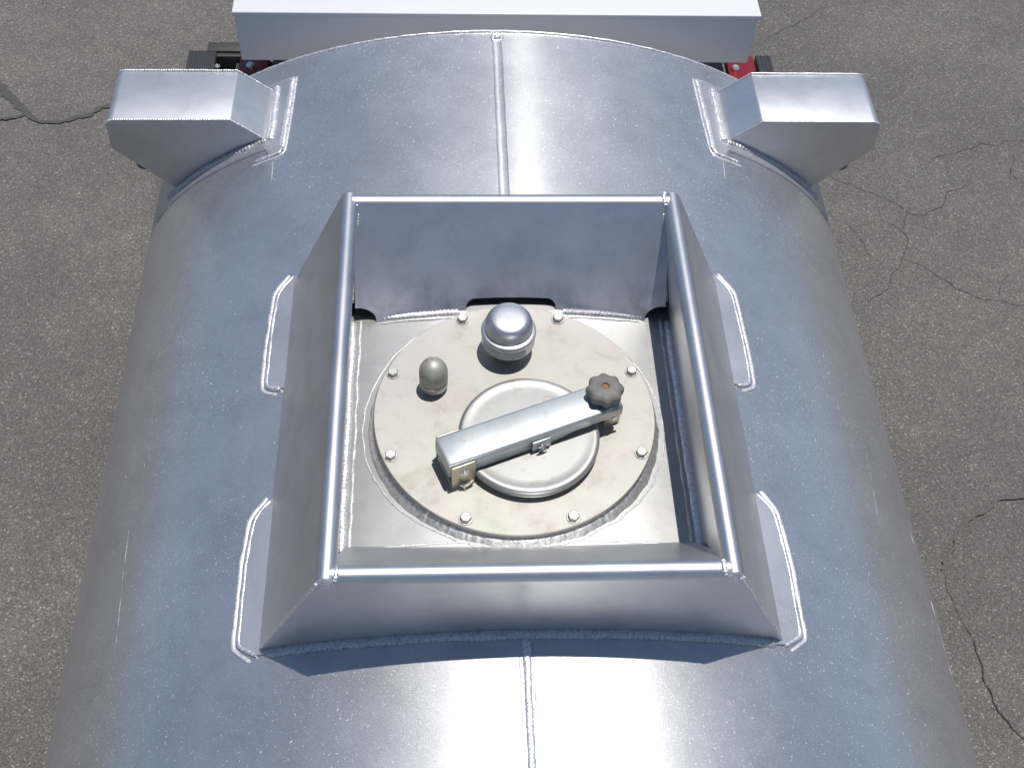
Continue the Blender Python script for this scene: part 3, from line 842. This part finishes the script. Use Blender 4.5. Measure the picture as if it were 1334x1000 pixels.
# vent cap
VX, VY = -.0085, .162
bm = bmesh.new()
lathe(bm, [(.030, 0), (.030, .040), (.048, .040)], VX, VY, 0, 48, cap=False)
VS = .95
lathe(bm, [(r, z * VS) for r, z in [(.048, .034), (.0535, .033), (.0545, .036), (.0545, .058), (.0558, .061), (.0562, .066), (.0545, .072), (.0500, .0745), (.0492, .0745), (.0488, .077), (.0488, .083), (.0475, .093), (.0450, .101), (.0405, .1075), (.034, .1110), (.024, .1126), (.010, .1130), (.0004, .1130)]], VX, VY, 0, 96, cap=False)
vent = obj('vent_cap', bm, 'vent', tank, 40); tag(vent)
bm = bmesh.new(); rows = []
for z in (.0355, .0535): rows.append([(VX + .0549 * math.cos(R(a)), VY + .0549 * math.sin(R(a)), z) for a in range(-160, -49, 3)])
grid(bm, rows)
uv = bm.loops.layers.uv.new()
for f in bm.faces:
    for l in f.loops:
        a = math.degrees(math.atan2(l.vert.co.y - VY, l.vert.co.x - VX)); l[uv].uv = ((a + 160) / 111, (l.vert.co.z - .0355) / .018)
obj('rating_label', bm, 'sticker', vent, 40)
# relief cap
QX, QY = -.161, .066
bm = bmesh.new()
lathe(bm, [(.022, 0), (.022, .008), (.0275, .010), (.0285, .012), (.0285, .024), (.027, .0265), (.024, .027), (.003, .027)], QX, QY, 0, 48)
rb = obj('relief_base', bm, 'bolt', tank, 30)
bm = bmesh.new()
prof = [(.0255, .0285), (.0282, .030), (.0288, .034), (.0286, .048)] + [(.0286 * math.cos(R(a)), .052 + .031 * math.sin(R(a))) for a in (5, 20, 35, 50, 65, 78, 87)]
lathe(bm, prof, QX, QY, 0, 64)
rc = obj('relief_cap', bm, 'cap', rb, 45)

# ------------------------------------------------------------------ cabinet behind the tank
cab = bpy.data.objects.new('cabinet', None); C.objects.link(cab); cab.location = (.016, 1.8, -.27)
tag(cab, 'white painted box cabinet with flat lid behind the rounded tank end', 'cabinet')
bm = bmesh.new(); box(bm, -.717, .749, 1.452, 2.25, -.270, -.115)
o = obj('cabinet_body', bm, 'white', cab); bevel(o, .006, 3)
bm = bmesh.new(); box(bm, -.720, .756, 1.446, 2.256, -.1148, -.1015)
o = obj('cabinet_lid', bm, 'white', cab); bevel(o, .003, 3)

# ------------------------------------------------------------------ frame under both
ch = bpy.data.objects.new('trailer_frame', None); C.objects.link(ch); ch.location = (0, 1.6, G)
tag(ch, 'dark trailer frame with red plates and black end housings under the white cabinet', 'trailer frame')
bm = bmesh.new(); box(bm, -.66, .725, 1.36, 2.2, -.52, -.408)
o = obj('crossmember', bm, 'grey', ch); bevel(o, .006)
for xa, xb, bx in ((-.757, -.672, -.722), (.735, .822, .757)):
    bm = bmesh.new(); box(bm, xa, xb, 1.40, 1.66, -.43, -.400); o = obj('red_plate', bm, 'red', ch); bevel(o, .003)
    bm = bmesh.new(); lathe(bm, [(.013, 0), (.013, .006), (.008, .011), (.002, .011)], bx, 1.594, -.400, 24)
    obj('bolt', bm, 'silver', o, 30)
# left housing: ribbed cover, open dark well, rear ledge
bm = bmesh.new(); box(bm, -.915, -.832, 1.36, 1.672, -.52, -.403)
for k in range(7): box(bm, -.911 + k * .0115, -.905 + k * .0115, 1.36, 1.672, -.403, -.4015)
o = obj('ribbed_cover', bm, 'blackp', ch); bevel(o, .0015)
bm = bmesh.new()
box(bm, -.832, -.775, 1.36, 1.66, -.62, -.600); box(bm, -.86, -.70, 1.668, 1.712, -.52, -.400); box(bm, -.832, -.672, 1.652, 1.668, -.60, -.408)
box(bm, -.775, -.665, 1.36, 1.66, -.60, -.432)
o = obj('frame_end', bm, 'darksteel', ch); bevel(o, .002)
bm = bmesh.new()
lathe(bm, [(.010, 0), (.010, .02), (.006, .024), (.006, .04), (.009, .044), (.009, .055), (.003, .06)], -.823, 1.603, -.46, 16)
obj('hose_fitting', bm, 'silver', ch, 40)
bm = bmesh.new(); box(bm, .832, .878, 1.36, 1.664, -.52, -.403)
for k in range(4): box(bm, .835 + k * .011, .841 + k * .011, 1.36, 1.664, -.403, -.4015)
o = obj('ribbed_cover', bm, 'blackp', ch); bevel(o, .0015)
# rails, axle and wheels that carry the tank
bm = bmesh.new()
for s in (-1, 1): box(bm, s * .45 - .05, s * .45 + .05, -2.5, 2.2, -1.36, -1.24)
for y in (-2.2, -1.1, 0, 1.1, 2.0): box(bm, -.40, .40, y - .04, y + .04, -1.35, -1.25)
for s in (-1, 1):
    box(bm, s * .45 - .04, s * .45 + .04, 1.52, 1.62, -1.245, -.5)
o = obj('chassis_rail', bm, 'darksteel', ch); bevel(o, .005)
for yy in (-1.2, -.4):
    for s in (-1, 1):
        bm = bmesh.new()
        lathe(bm, [(.17, -.09), (.28, -.09), (.31, -.075), (.32, -.04), (.32, .04), (.31, .075), (.28, .09), (.17, .09)], 0, 0, 0, 48, cap=False)
        for v in bm.verts: v.co = Vector((v.co.z + s * .66, v.co.y + yy, v.co.x + G + .32))
        bmesh.ops.recalc_face_normals(bm, faces=bm.faces)
        t_ = obj('tyre', bm, 'rubber', ch, 40)
        bm = bmesh.new()
        lathe(bm, [(.172, -.07), (.172, .06), (.16, .06), (.14, .03), (.06, .02), (.05, .05), (.01, .05)], 0, 0, 0, 40)
        for v in bm.verts: v.co = Vector(((v.co.z if s > 0 else -v.co.z) + s * .66, v.co.y + yy, v.co.x + G + .32))
        bmesh.ops.recalc_face_normals(bm, faces=bm.faces)
        obj('rim', bm, 'steel', t_, 40)
